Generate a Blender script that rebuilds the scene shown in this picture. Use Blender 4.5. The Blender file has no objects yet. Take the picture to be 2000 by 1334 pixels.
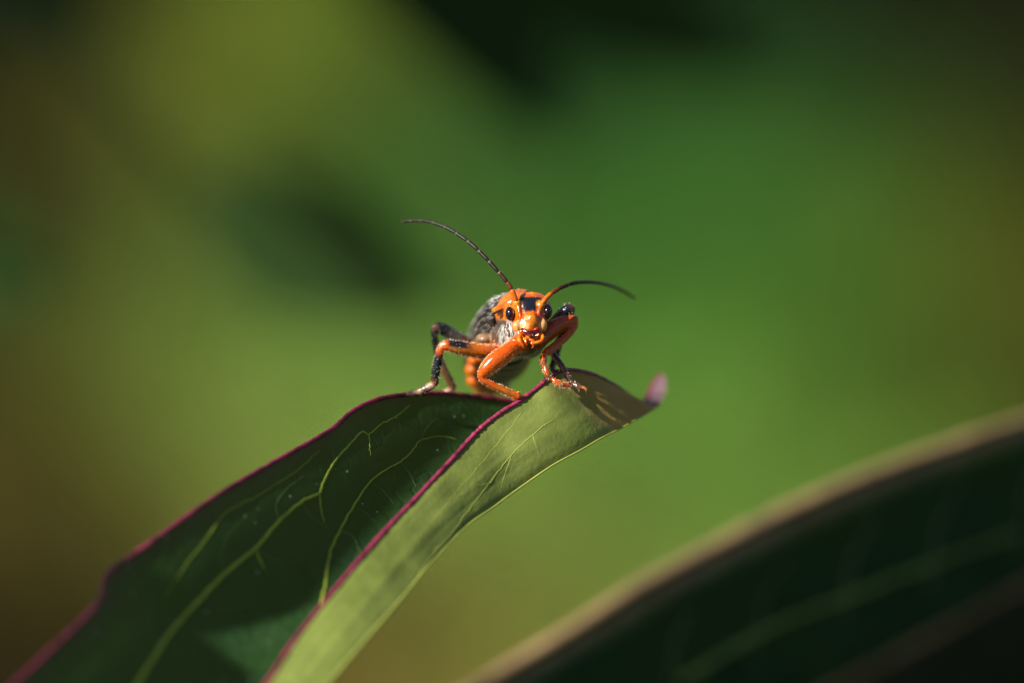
import bpy, bmesh, math, random
import numpy as np
from mathutils import Vector, Matrix, kdtree, noise
from mathutils.bvhtree import BVHTree

random.seed(7); np.random.seed(7)
scene = bpy.context.scene
COL = scene.collection

# ------------------------------------------------------------------ camera
# macro set-up: 42 mm wide field, 217 mm away, focused on the beetle's face
U_ = 0.021e-3                 # metres for one photo pixel at the focal plane
DIST = 0.217
DPX = DIST / U_
TILT = math.radians(12)
FOC = Vector((0, 0, 0.55))
Rv = Vector((1, 0, 0)); Uv = Vector((0, math.sin(TILT), math.cos(TILT))); Fv = Vector((0, math.cos(TILT), -math.sin(TILT)))
cam = bpy.data.cameras.new('camera'); camo = bpy.data.objects.new('camera', cam); COL.objects.link(camo)
camo.location = FOC - Fv * DIST
camo.rotation_euler = (math.pi / 2 - TILT, 0, 0)
cam.sensor_width = 36; cam.lens = 36 * DIST / (2000 * U_)
cam.clip_start = 0.01; cam.clip_end = 2000
cam.dof.use_dof = True; cam.dof.focus_distance = DIST - 0.0003; cam.dof.aperture_fstop = cam.lens / 8.0
cam.dof.aperture_blades = 0
scene.camera = camo

# ------------------------------------------------------------------ light
SUN = (Rv * -0.68 + Uv * 0.50 - Fv * 0.54).normalized()      # towards the sun
world = bpy.data.worlds.new('World'); scene.world = world; world.use_nodes = True
nt = world.node_tree; bg = nt.nodes['Background']; sky = nt.nodes.new('ShaderNodeTexSky')
sky.sky_type = 'NISHITA'; sky.sun_disc = False
sky.sun_elevation = math.asin(SUN.z); sky.sun_rotation = math.atan2(SUN.x, SUN.y)
nt.links.new(sky.outputs[0], bg.inputs[0]); bg.inputs[1].default_value = 0.05
sl = bpy.data.lights.new('sun', 'SUN'); sl.energy = 5.0; sl.angle = math.radians(0.55); sl.color = (1, 0.93, 0.82)
so = bpy.data.objects.new('sun', sl); COL.objects.link(so); so.rotation_euler = SUN.to_track_quat('Z', 'Y').to_euler()
so.location = (-1, -1, 3)
vs = scene.view_settings; vs.view_transform = 'Standard'; vs.look = 'None'; vs.exposure = 0.65; vs.gamma = 1; vs.use_curve_mapping = False
scene.render.engine = 'CYCLES'; scene.cycles.use_denoising = True
scene.cycles.max_bounces = 8

# ------------------------------------------------------------------ helpers
M3 = Matrix((Rv, Uv, -Fv)).transposed()      # camera-aligned pixel units -> world

def Q(px, py, z=0.0):
    """photo pixel + depth behind the focal plane (pixel units) -> camera-aligned point"""
    s = (DPX + z) / DPX
    return Vector(((px - 1000) * s, (667 - py) * s, -z))

def w(v):
    return FOC + M3 @ (Vector(v) * U_)

def to_px(v):
    s = (DPX - v[2]) / DPX
    return v[0] / s + 1000, 667 - v[1] / s

def sr(r, g, b):
    f = lambda c: ((c / 255 + 0.055) / 1.055) ** 2.4 if c > 10 else c / 255 / 12.92
    return (f(r), f(g), f(b))

def chain_loc(p):
    l = Vector()
    while p is not None:
        l = l + p.location; p = p.parent
    return l

def empty(name, loc, label, cat, group=None):
    o = bpy.data.objects.new(name, None); COL.objects.link(o); o.location = loc
    o.empty_display_size = 0.002
    o['label'] = label; o['category'] = cat
    if group: o['group'] = group
    return o

def mesh_obj(name, verts, faces, mat, parent=None, cols=None, cam_space=True, smooth=True, cols2=None):
    base = chain_loc(parent)
    if cam_space:
        A = np.array([tuple(v) for v in verts], dtype=float) * U_
        A = A @ np.array(M3).T + np.array(FOC)
    else:
        A = np.array([tuple(v) for v in verts], dtype=float)
    A = A - np.array(base)
    me = bpy.data.meshes.new(name); me.from_pydata(A.tolist(), [], [tuple(f) for f in faces]); me.update()
    if smooth: me.polygons.foreach_set('use_smooth', [True] * len(me.polygons))
    for nm, cc in (('Col', cols), ('Col2', cols2)):
        if cc is not None:
            at = me.color_attributes.new(nm, 'FLOAT_COLOR', 'POINT')
            c4 = np.ones((len(A), 4), dtype=np.float32); c4[:, :len(cc[0])] = np.array([tuple(c) for c in cc])
            at.data.foreach_set('color', c4.ravel())
    me.materials.append(mat)
    o = bpy.data.objects.new(name, me); COL.objects.link(o); o.parent = parent
    return o

def smooth_path(pts, n):
    """Catmull-Rom through rows of numbers, n samples per span"""
    P = [np.array(p, dtype=float) for p in pts]
    P = [2 * P[0] - P[1]] + P + [2 * P[-1] - P[-2]]
    out = []
    for i in range(1, len(P) - 2):
        for k in range(n):
            t = k / n
            a, b, c, d = P[i - 1], P[i], P[i + 1], P[i + 2]
            out.append(0.5 * ((2 * b) + (c - a) * t + (2 * a - 5 * b + 4 * c - d) * t * t + (3 * b - a - 3 * c + d) * t ** 3))
    out.append(P[-2]); return out

def tube(path, radii, sides=10, flat=1.0, capped=True):
    """closed tube along Vectors; returns verts, faces"""
    n = len(path); V = []; F = []
    up = Vector((0.13, 0.21, 1)).normalized(); prev = None
    for i in range(n):
        t = (path[min(i + 1, n - 1)] - path[max(i - 1, 0)]).normalized()
        if prev is None:
            a = t.cross(up)
            if a.length < 1e-4: a = t.cross(Vector((1, 0, 0)))
        else:
            a = prev - t * prev.dot(t)
        a.normalize(); prev = a; b = t.cross(a)
        for k in range(sides):
            th = 2 * math.pi * k / sides
            V.append(path[i] + (a * math.cos(th) + b * math.sin(th) * flat) * radii[i])
    for i in range(n - 1):
        for k in range(sides):
            k2 = (k + 1) % sides
            F.append((i * sides + k, i * sides + k2, (i + 1) * sides + k2, (i + 1) * sides + k))
    if capped:
        t0 = (path[0] - path[1]).normalized(); t1 = (path[-1] - path[-2]).normalized()
        V.append(path[0] + t0 * radii[0] * 0.6); V.append(path[-1] + t1 * radii[-1] * 0.6)
        for k in range(sides):
            k2 = (k + 1) % sides
            F.append((len(V) - 2, k2, k)); F.append((len(V) - 1, (n - 1) * sides + k, (n - 1) * sides + k2))
    return V, F

def px_tube(pts, n=6, sides=10, flat=1.0):
    """pts rows (px,py,z,r) -> tube in camera-aligned units"""
    P = smooth_path(pts, n)
    return tube([Q(p[0], p[1], p[2]) for p in P], [max(0.3, p[3]) for p in P], sides, flat)

def ellipsoid(c, r, rot=None, seg=32, rings=20):
    V = []; F = []
    for i in range(rings + 1):
        ph = math.pi * i / rings
        for k in range(seg):
            th = 2 * math.pi * k / seg
            p = Vector((math.sin(ph) * math.cos(th) * r[0], math.cos(ph) * r[1], math.sin(ph) * math.sin(th) * r[2]))
            if rot: p = rot @ p
            V.append(c + p)
    for i in range(rings):
        for k in range(seg):
            k2 = (k + 1) % seg
            if i == 0: F.append((k, seg + k2, seg + k))
            elif i == rings - 1: F.append((i * seg + k, i * seg + k2, (i + 1) * seg + k))
            else: F.append((i * seg + k, i * seg + k2, (i + 1) * seg + k2, (i + 1) * seg + k))
    return V, F

# ------------------------------------------------------------------ materials
def mat_base(name):
    m = bpy.data.materials.new(name); m.use_nodes = True
    n = m.node_tree; p = n.nodes['Principled BSDF']
    return m, n, p

def obj_noise(n, scale, detail=3, rough=0.6):
    tc = n.nodes.new('ShaderNodeTexCoord'); nz = n.nodes.new('ShaderNodeTexNoise')
    nz.inputs['Scale'].default_value = scale; nz.inputs['Detail'].default_value = detail; nz.inputs['Roughness'].default_value = rough
    n.links.new(tc.outputs['Object'], nz.inputs['Vector']); return nz

def add_bump(n, p, h, dist, strength=1.0):
    b = n.nodes.new('ShaderNodeBump'); b.inputs['Distance'].default_value = dist; b.inputs['Strength'].default_value = strength
    n.links.new(h, b.inputs['Height']); n.links.new(b.outputs[0], p.inputs['Normal']); return b

def mat_attr(name, rough=0.4, spec=0.5, bump_scale=9000, bump=8e-6, vary=0.25, sss=0.0, coat=0.0, bump_detail=2):
    """colour from the Col attribute, broken up by noise"""
    m, n, p = mat_base(name)
    at = n.nodes.new('ShaderNodeVertexColor'); at.layer_name = 'Col'
    nz = obj_noise(n, bump_scale * 0.4, 4)
    mx = n.nodes.new('ShaderNodeMix'); mx.data_type = 'RGBA'; mx.blend_type = 'MULTIPLY'
    rp = n.nodes.new('ShaderNodeMapRange'); rp.inputs['From Min'].default_value = 0.3; rp.inputs['From Max'].default_value = 0.7
    rp.inputs['To Min'].default_value = 1 - vary; rp.inputs['To Max'].default_value = 1 + vary * 0.6
    n.links.new(nz.outputs['Fac'], rp.inputs['Value'])
    mx.inputs[0].default_value = 1
    n.links.new(at.outputs['Color'], mx.inputs[6]); n.links.new(rp.outputs[0], mx.inputs[7])
    n.links.new(mx.outputs[2], p.inputs['Base Color'])
    p.inputs['Roughness'].default_value = rough; p.inputs['Specular IOR Level'].default_value = spec
    if coat: p.inputs['Coat Weight'].default_value = coat; p.inputs['Coat Roughness'].default_value = 0.15
    if sss:
        p.inputs['Subsurface Weight'].default_value = sss; p.inputs['Subsurface Radius'].default_value = (1, 0.35, 0.1); p.inputs['Subsurface Scale'].default_value = 0.00012
    if bump:
        nb = obj_noise(n, bump_scale, bump_detail); add_bump(n, p, nb.outputs['Fac'], bump)
    return m

def mat_leaf(name, transl=0.25, rough=0.45, spec=0.35, bump=2.0e-5, specks=True):
    """two-faced leaf: Col on the upper face, Col2 on the underside, thin translucency"""
    m, n, p = mat_base(name); L = n.links
    a1 = n.nodes.new('ShaderNodeVertexColor'); a1.layer_name = 'Col'
    a2 = n.nodes.new('ShaderNodeVertexColor'); a2.layer_name = 'Col2'
    g = n.nodes.new('ShaderNodeNewGeometry')
    mx = n.nodes.new('ShaderNodeMix'); mx.data_type = 'RGBA'
    L.new(g.outputs['Backfacing'], mx.inputs[0]); L.new(a1.outputs[0], mx.inputs[6]); L.new(a2.outputs[0], mx.inputs[7])
    nz = obj_noise(n, 900, 5, 0.65)
    rp = n.nodes.new('ShaderNodeMapRange'); rp.inputs['From Min'].default_value = 0.3; rp.inputs['From Max'].default_value = 0.7
    rp.inputs['To Min'].default_value = 0.78; rp.inputs['To Max'].default_value = 1.15
    L.new(nz.outputs['Fac'], rp.inputs['Value'])
    mu = n.nodes.new('ShaderNodeMix'); mu.data_type = 'RGBA'; mu.blend_type = 'MULTIPLY'; mu.inputs[0].default_value = 1
    L.new(mx.outputs[2], mu.inputs[6]); L.new(rp.outputs[0], mu.inputs[7])
    col = mu.outputs[2]
    if specks:
        tc = n.nodes.new('ShaderNodeTexCoord'); vo = n.nodes.new('ShaderNodeTexVoronoi'); vo.inputs['Scale'].default_value = 1700
        L.new(tc.outputs['Object'], vo.inputs['Vector'])
        lt = n.nodes.new('ShaderNodeMath'); lt.operation = 'LESS_THAN'; lt.inputs[1].default_value = 0.085
        L.new(vo.outputs['Distance'], lt.inputs[0])
        wn = n.nodes.new('ShaderNodeSeparateColor'); L.new(vo.outputs['Color'], wn.inputs[0])
        gt = n.nodes.new('ShaderNodeMath'); gt.operation = 'GREATER_THAN'; gt.inputs[1].default_value = 0.55
        L.new(wn.outputs[0], gt.inputs[0])
        mm = n.nodes.new('ShaderNodeMath'); mm.operation = 'MULTIPLY'; L.new(lt.outputs[0], mm.inputs[0]); L.new(gt.outputs[0], mm.inputs[1])
        nb = n.nodes.new('ShaderNodeMath'); nb.operation = 'SUBTRACT'; nb.inputs[0].default_value = 1; L.new(g.outputs['Backfacing'], nb.inputs[1])
        m3 = n.nodes.new('ShaderNodeMath'); m3.operation = 'MULTIPLY'; L.new(mm.outputs[0], m3.inputs[0]); L.new(nb.outputs[0], m3.inputs[1])
        m4 = n.nodes.new('ShaderNodeMath'); m4.operation = 'MULTIPLY'; L.new(m3.outputs[0], m4.inputs[0]); m4.inputs[1].default_value = 0.85
        ms = n.nodes.new('ShaderNodeMix'); ms.data_type = 'RGBA'; L.new(m4.outputs[0], ms.inputs[0]); L.new(col, ms.inputs[6]); ms.inputs[7].default_value = (0.5, 0.55, 0.5, 1)
        col = ms.outputs[2]
    L.new(col, p.inputs['Base Color']); p.inputs['Roughness'].default_value = rough; p.inputs['Specular IOR Level'].default_value = spec
    nb2 = obj_noise(n, 5500, 3, 0.6)
    # fine net of veinlets sunk between the quilted cells
    tv = n.nodes.new('ShaderNodeTexCoord'); ve = n.nodes.new('ShaderNodeTexVoronoi'); ve.feature = 'DISTANCE_TO_EDGE'; ve.inputs['Scale'].default_value = 1150
    wp = obj_noise(n, 1500, 2); va = n.nodes.new('ShaderNodeVectorMath'); va.operation = 'MULTIPLY_ADD'; va.inputs[1].default_value = (0.0006, 0.0006, 0.0006)
    L.new(wp.outputs['Color'], va.inputs[0]); L.new(tv.outputs['Object'], va.inputs[2]); L.new(va.outputs[0], ve.inputs['Vector'])
    vm = n.nodes.new('ShaderNodeMapRange'); vm.interpolation_type = 'SMOOTHSTEP'; vm.inputs['From Max'].default_value = 0.16; L.new(ve.outputs['Distance'], vm.inputs['Value'])
    hm = n.nodes.new('ShaderNodeMath'); hm.operation = 'MULTIPLY_ADD'; fb = n.nodes.new('ShaderNodeMapRange'); fb.inputs['To Min'].default_value = 1.5; fb.inputs['To Max'].default_value = 0.18; L.new(g.outputs['Backfacing'], fb.inputs['Value'])
    L.new(fb.outputs[0], hm.inputs[1]); L.new(vm.outputs[0], hm.inputs[0]); L.new(nb2.outputs['Fac'], hm.inputs[2])
    bp = add_bump(n, p, hm.outputs[0], bump)
    tr = n.nodes.new('ShaderNodeBsdfTranslucent')
    hs = n.nodes.new('ShaderNodeMix'); hs.data_type = 'RGBA'; hs.blend_type = 'MULTIPLY'; hs.inputs[0].default_value = 1
    L.new(a2.outputs[0], hs.inputs[6]); hs.inputs[7].default_value = (1.0, 1.0, 0.45, 1)
    L.new(hs.outputs[2], tr.inputs[0])
    ms = n.nodes.new('ShaderNodeMixShader'); ta = n.nodes.new('ShaderNodeMath'); ta.operation = 'MULTIPLY'; ta.inputs[1].default_value = transl; L.new(a2.outputs['Alpha'], ta.inputs[0]); L.new(ta.outputs[0], ms.inputs[0])
    L.new(p.outputs[0], ms.inputs[1]); L.new(tr.outputs[0], ms.inputs[2])
    L.new(ms.outputs[0], n.nodes['Material Output'].inputs[0])
    return m

def mat_plain(name, col, rough=0.5, spec=0.4, nscale=3000, vary=0.3, bump=0.0, transl=0.0):
    m, n, p = mat_base(name)
    nz = obj_noise(n, nscale, 4)
    cr = n.nodes.new('ShaderNodeValToRGB')
    cr.color_ramp.elements[0].position = 0.3; cr.color_ramp.elements[1].position = 0.7
    cr.color_ramp.elements[0].color = tuple(c * (1 - vary) for c in col) + (1,)
    cr.color_ramp.elements[1].color = tuple(min(1, c * (1 + vary)) for c in col) + (1,)
    n.links.new(nz.outputs['Fac'], cr.inputs[0]); n.links.new(cr.outputs[0], p.inputs['Base Color'])
    p.inputs['Roughness'].default_value = rough; p.inputs['Specular IOR Level'].default_value = spec
    if bump: add_bump(n, p, nz.outputs['Fac'], bump)
    return m

MT = {}
MT['beetle'] = mat_attr('beetle_cuticle', rough=0.17, spec=0.55, bump_scale=17000, bump=1.0e-5, vary=0.35, sss=0.0, coat=0.3)
MT['hair'] = mat_attr('beetle_hair', rough=0.3, spec=0.7, bump=0, vary=0.1)
MT['case'] = mat_attr('wing_case_cuticle', rough=0.35, spec=0.25, bump_scale=9000, bump=1.2e-5, vary=0.4)
MT['eye'] = mat_plain('compound_eye', (0.012, 0.004, 0.012), rough=0.14, spec=0.6, nscale=30000, vary=0.3, bump=1e-6)
MT['antenna'] = mat_attr('antenna_cuticle', rough=0.45, spec=0.35, bump_scale=20000, bump=4e-6)
MT['leaf'] = mat_leaf('peony_leaf', transl=0.24, spec=0.22)
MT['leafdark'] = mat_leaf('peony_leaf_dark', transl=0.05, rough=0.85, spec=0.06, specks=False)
MT['rim'] = mat_plain('leaf_margin_purple', (0.235, 0.022, 0.065), rough=0.45, spec=0.4, nscale=1500, vary=0.65, bump=3e-5)
MT['rimbrown'] = mat_plain('leaf_margin_brown', (0.18, 0.12, 0.055), rough=0.6, spec=0.25, nscale=260, vary=0.7, bump=3e-5)
MT['vein'] = mat_plain('leaf_vein', (0.34, 0.45, 0.045), rough=0.5, spec=0.3, nscale=1500, vary=0.2)
MT['veinlow'] = mat_plain('leaf_vein_underside', (0.32, 0.36, 0.07), rough=0.5, spec=0.3, nscale=1500, vary=0.2)
MT['veinmid'] = mat_plain('leaf_veinlet', (0.09, 0.17, 0.035), rough=0.6, nscale=900, vary=0.3)
MT['veindark'] = mat_plain('leaf_vein_dark', (0.05, 0.09, 0.025), rough=0.6, nscale=900, vary=0.3)
MT['stem'] = mat_plain('peony_stem', (0.07, 0.09, 0.025), rough=0.5, nscale=300, vary=0.35, bump=1e-4)
MT['herb'] = mat_leaf('herb_leaf', transl=0.2, specks=False, bump=1e-4)

# ------------------------------------------------------------------ ground
def mat_ground():
    m, n, p = mat_base('meadow_soil')
    nz = obj_noise(n, 3.0, 6); cr = n.nodes.new('ShaderNodeValToRGB')
    e = cr.color_ramp.elements; e[0].position = 0.35; e[0].color = (0.045, 0.06, 0.018, 1); e[1].position = 0.65; e[1].color = (0.07, 0.11, 0.028, 1)
    n.links.new(nz.outputs['Fac'], cr.inputs[0]); n.links.new(cr.outputs[0], p.inputs['Base Color']); p.inputs['Roughness'].default_value = 0.9
    nb = obj_noise(n, 60, 4); add_bump(n, p, nb.outputs['Fac'], 0.01)
    return m
gv = []; gf = []
ys = [-40, -6, -2, -0.5, 0.5, 1.5, 2.5, 3.5, 5, 8, 14, 30, 80, 250, 900]; xs = [-600, -120, -30, -8, -3, -1, 0, 1, 3, 8, 30, 120, 600]
for y in ys:
    for x in xs: gv.append((x, y, 0.012 * math.sin(x * 1.7) * math.cos(y * 1.3) - 0.004 if abs(x) < 30 and abs(y) < 30 else 0))
for j in range(len(ys) - 1):
    for i in range(len(xs) - 1):
        a = j * len(xs) + i; gf.append((a, a + 1, a + len(xs) + 1, a + len(xs)))
g = mesh_obj('ground', gv, gf, mat_ground(), None, cam_space=False); g['kind'] = 'structure'

def ground_at(px, py, h=0.0):
    d = (Q(px, py, 0)); d = M3 @ Vector((d.x, d.y, -DPX)); d.normalize()
    t = (h - camo.location.z) / d.z
    return camo.location + d * t

# meadow turf: patches of fresh, yellowing and dry grass; the frame's edge and corner darkening is painted into the blades
PATCH = [  # photo pixel on the turf, colour there with the edge darkening left in
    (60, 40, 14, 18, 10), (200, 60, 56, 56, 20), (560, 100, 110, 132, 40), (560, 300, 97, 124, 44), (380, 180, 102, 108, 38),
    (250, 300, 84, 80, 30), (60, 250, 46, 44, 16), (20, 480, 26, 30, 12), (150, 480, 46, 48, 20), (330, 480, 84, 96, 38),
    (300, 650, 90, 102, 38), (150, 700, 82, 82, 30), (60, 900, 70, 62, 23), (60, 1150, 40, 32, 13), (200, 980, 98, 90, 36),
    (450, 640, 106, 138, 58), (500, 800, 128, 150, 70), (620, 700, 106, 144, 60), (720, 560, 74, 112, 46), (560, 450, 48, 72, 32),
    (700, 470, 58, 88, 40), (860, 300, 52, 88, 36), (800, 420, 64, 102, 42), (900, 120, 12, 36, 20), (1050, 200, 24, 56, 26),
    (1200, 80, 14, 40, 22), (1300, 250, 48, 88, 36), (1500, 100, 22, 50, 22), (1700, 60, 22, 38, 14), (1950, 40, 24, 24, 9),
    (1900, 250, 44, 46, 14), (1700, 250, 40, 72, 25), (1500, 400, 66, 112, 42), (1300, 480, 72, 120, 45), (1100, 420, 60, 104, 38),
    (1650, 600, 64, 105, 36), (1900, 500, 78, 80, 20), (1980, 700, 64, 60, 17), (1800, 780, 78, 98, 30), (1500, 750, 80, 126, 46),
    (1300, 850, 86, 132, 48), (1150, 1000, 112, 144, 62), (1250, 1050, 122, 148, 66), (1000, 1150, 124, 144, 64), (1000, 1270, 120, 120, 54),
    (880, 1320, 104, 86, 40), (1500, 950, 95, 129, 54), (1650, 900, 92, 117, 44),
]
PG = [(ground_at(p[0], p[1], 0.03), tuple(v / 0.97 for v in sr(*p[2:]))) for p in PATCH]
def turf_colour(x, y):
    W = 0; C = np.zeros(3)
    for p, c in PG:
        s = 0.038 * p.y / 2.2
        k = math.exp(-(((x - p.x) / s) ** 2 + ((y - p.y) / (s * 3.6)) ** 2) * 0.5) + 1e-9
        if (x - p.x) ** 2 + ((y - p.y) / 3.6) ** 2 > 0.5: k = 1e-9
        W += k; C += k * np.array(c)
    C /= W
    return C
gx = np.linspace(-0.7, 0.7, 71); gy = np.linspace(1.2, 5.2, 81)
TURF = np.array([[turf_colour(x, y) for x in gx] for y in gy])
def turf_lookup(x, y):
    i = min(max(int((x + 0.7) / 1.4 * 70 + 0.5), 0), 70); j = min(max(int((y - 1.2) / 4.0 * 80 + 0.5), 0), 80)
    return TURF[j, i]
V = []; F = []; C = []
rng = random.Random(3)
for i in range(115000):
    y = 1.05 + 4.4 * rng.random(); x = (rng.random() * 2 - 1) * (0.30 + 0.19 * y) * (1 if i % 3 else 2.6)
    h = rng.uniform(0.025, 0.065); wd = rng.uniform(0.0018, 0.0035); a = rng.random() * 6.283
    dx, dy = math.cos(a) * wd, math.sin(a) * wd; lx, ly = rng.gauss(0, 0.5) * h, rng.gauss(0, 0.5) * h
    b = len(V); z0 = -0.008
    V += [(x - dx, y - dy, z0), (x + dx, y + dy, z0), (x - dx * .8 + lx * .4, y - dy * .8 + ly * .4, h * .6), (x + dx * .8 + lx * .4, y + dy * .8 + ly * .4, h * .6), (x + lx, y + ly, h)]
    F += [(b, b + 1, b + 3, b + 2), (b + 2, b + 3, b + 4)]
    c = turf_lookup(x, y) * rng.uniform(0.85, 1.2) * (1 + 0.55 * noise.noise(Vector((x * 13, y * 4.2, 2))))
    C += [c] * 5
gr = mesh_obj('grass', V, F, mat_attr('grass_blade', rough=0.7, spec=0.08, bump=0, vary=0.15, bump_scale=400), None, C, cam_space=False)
gr['kind'] = 'stuff'; gr['label'] = 'blurred green and straw-coloured meadow grass behind the beetle'; gr['category'] = 'grass'

# ------------------------------------------------------------------ leaves
def leaf_sheet(stations, nspan=8, nl=30, nr=22, bulge_l=60, bulge_r=35, wav=4.5, seed=0):
    """stations rows (Lx,Ly,Lz, Mx,My,Mz, Rx,Ry,Rz); returns rows of points from left margin over midrib to right margin"""
    S = smooth_path(stations, nspan); rows = []
    for r, s in enumerate(S):
        L, Mi, R = Q(*s[0:3]), Q(*s[3:6]), Q(*s[6:9])
        row = []
        wl = (L - Mi).length; wr = (R - Mi).length
        for k in range(nl):
            t = k / nl                       # from L to M
            p = L.lerp(Mi, t)
            bl = 4 * t * (1 - t)
            p = p + Vector((0.15, -0.25, -1)).normalized() * (bulge_l * bl * min(1, wl / 250))
            row.append(p)
        for k in range(nr + 1):
            t = k / nr                       # M to R
            p = Mi.lerp(R, t); bl = 4 * t * (1 - t)
            p = p + Vector((0.35, -0.15, 1)).normalized() * (bulge_r * bl * min(1, wr / 120))
            row.append(p)
        rows.append(row)
    # gentle puckering between the side veins
    for i, row in enumerate(rows):
        for j, p in enumerate(row):
            q = noise.noise(Vector((p.x / 70 + seed, p.y / 70, p.z / 70))) * wav + noise.noise(Vector((p.x / 190, p.y / 190 + seed, 3))) * wav * 1.6
            q += noise.noise(Vector((j * 0.22 + seed, i * 0.018, 7))) * 1.6 + noise.noise(Vector((j * 0.5, i * 0.05, seed + 2))) * 0.6
            e = min(j, len(row) - 1 - j) / 4
            rows[i][j] = p + Vector((0, 0.2, 1)) * q * min(1, e)
    return rows

def grid_faces(nr, nc):
    return [(i * nc + j, i * nc + j + 1, (i + 1) * nc + j + 1, (i + 1) * nc + j) for i in range(nr - 1) for j in range(nc - 1)]

def lerp3(a, b, t): return tuple(a[i] + (b[i] - a[i]) * t for i in range(3))
def sstep(a, b, x):
    t = min(1, max(0, (x - a) / (b - a))); return t * t * (3 - 2 * t)

TOPC = (0.015, 0.050, 0.020); UNDC = (0.265, 0.315, 0.082); TIPC = (0.60, 0.37, 0.14)

st = [  # left margin, keel, right margin (px, py, depth)
    (-330, 1820, -1020, -200, 1990, -1045, -230, 1985, -1060),
    (-180, 1560, -960, 150, 1880, -1035, 60, 1880, -1050),
    (-60, 1420, -880, 380, 1690, -935, 250, 1700, -950),
    (120, 1250, -700, 520, 1490, -745, 400, 1500, -760),
    (195, 1172, -600, 590, 1400, -665, 470, 1405, -680),
    (210, 1122, -540, 645, 1330, -585, 520, 1336, -600),
    (300, 1055, -440, 712, 1252, -495, 580, 1245, -510),
    (420, 970, -310, 775, 1180, -385, 660, 1145, -400),
    (530, 905, -190, 835, 1108, -275, 740, 1050, -290),
    (640, 843, -80, 905, 1033, -175, 820, 965, -190),
    (690, 802, -20, 965, 990, -105, 880, 900, -120),
    (740, 779, 30, 1020, 950, -55, 930, 845, -70),
    (800, 770, 90, 1075, 912, -34, 975, 808, -40),
    (860, 768, 150, 1130, 882, -3, 1020, 780, -15),
    (930, 774, 213, 1170, 858, 23, 1056, 752, 5),
    (1000, 782, 254, 1205, 840, 64, 1076, 734, 40),
    (1060, 785, 258, 1232, 825, 96, 1104, 723, 66),
    (1120, 788, 298, 1256, 812, 164, 1152, 730, 128),
    (1180, 790, 351, 1278, 798, 245, 1202, 754, 205),
    (1240, 794, 393, 1288, 790, 381, 1250, 786, 390),
    (1268, 786, 520, 1299, 768, 480, 1267, 770, 510),
    (1282, 766, 565, 1301, 748, 525, 1277, 748, 555),
    (1290, 744, 581, 1298, 735, 557, 1286, 734, 575),
    (1292, 729, 583, 1293, 728, 579, 1290, 728, 582),
]
NL, NR = 30, 30
rowsA = leaf_sheet(st, 10, NL, NR, 95, 10)
nc = NL + NR + 1

def plant(name, base, label):
    return empty(name, base, label, 'plant')

def leaf_object(rows, mat, parent, top, und, tip=None, tint=None, label=None):
    V = [p for r in rows for p in r]; nrw = len(rows); ncl = len(rows[0]); F = grid_faces(nrw, ncl)
    C1 = []; C2 = []
    for i in range(nrw):
        for j in range(ncl):
            p = rows[i][j]; t = i / (nrw - 1)
            k = 0.5 + 0.5 * noise.noise(p / 130)
            e = min(j, ncl - 1 - j) / ncl
            c = lerp3(top, (top[0] * 1.5, top[1] * 1.25, top[2] * 0.7), k)
            c = lerp3((0.05, 0.03, 0.03), c, sstep(0, 0.05, e))
            kk = 0.5 + 0.8 * noise.noise(Vector((j * 0.3, i * 0.022, 4))) + 0.35 * noise.noise(Vector((j * 0.9, i * 0.06, 8)))
            d = lerp3(und, (und[0] * 0.66, und[1] * 0.76, und[2] * 0.5), min(1, max(0, 0.6 * k + 0.35 * kk)))
            if tip:
                d = lerp3(d, tip, 0.85 * sstep(0.60, 0.70, t + 0.03 * noise.noise(p / 40)))
                d = lerp3(d, (0.46, 0.30, 0.38), sstep(0.81, 0.845, t)); c = lerp3(c, (0.48, 0.33, 0.42), sstep(0.80, 0.835, t))
                d = lerp3(d, (0.55, 0.13, 0.17), sstep(0.93, 1.0, t)); c = lerp3(c, (0.55, 0.13, 0.17), sstep(0.93, 1.0, t))
            C1.append(c); C2.append(tuple(d) + (1 + 1.8 * sstep(0.60, 0.72, t) if tip else 1,))
    o = mesh_obj('leaf', V, F, mat, parent, C1, cols2=C2)
    if label: o['label'] = label
    return o

def orient_leaf(o, rows, top_side):
    """make the upper face the front face: top_side is a camera-aligned direction the left half's upper face looks to"""
    me = o.data; n = M3 @ Vector(top_side); k = me.polygons[int(len(me.polygons) * 0.45) // 1].normal
    s = 0
    nn = np.zeros(len(me.polygons) * 3); me.polygons.foreach_get('normal', nn); nn = nn.reshape(-1, 3)
    ncl = len(rows[0]) - 1
    sel = [i * ncl + j for i in range(len(rows) // 3, len(rows) * 2 // 3) for j in range(NL)]
    if nn[sel].sum(0) @ np.array(n) < 0: me.flip_normals()

def rim_tube(rows, side, r0, mat, parent, seed=0, a=0, b=None, hairs=0):
    pts = [r[0] if side == 'L' else r[-1] for r in rows][a:b]
    fine = smooth_path(pts, 3); P = [Vector(p) for p in fine]
    R = [r0 * (1 + 0.35 * noise.noise(Vector((i * 0.31, seed, 0))) + 0.28 * noise.noise(Vector((i * 1.1, seed, 5)))) * min(1, 0.15 + (len(P) - i) / 130) for i in range(len(P))]
    V, F = tube(P, R, 8)
    return mesh_obj('margin', V, F, mat, parent)

def bvh_of(rows, j0, j1):
    V = [p for r in rows for p in r[j0:j1 + 1]]; return BVHTree.FromPolygons(V, grid_faces(len(rows), j1 - j0 + 1))

CAMP = Vector((0, 0, DPX))
def hit(bvh, px, py):
    d = (Q(px, py, 0) - CAMP).normalized()
    return bvh.ray_cast(CAMP, d)

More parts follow.
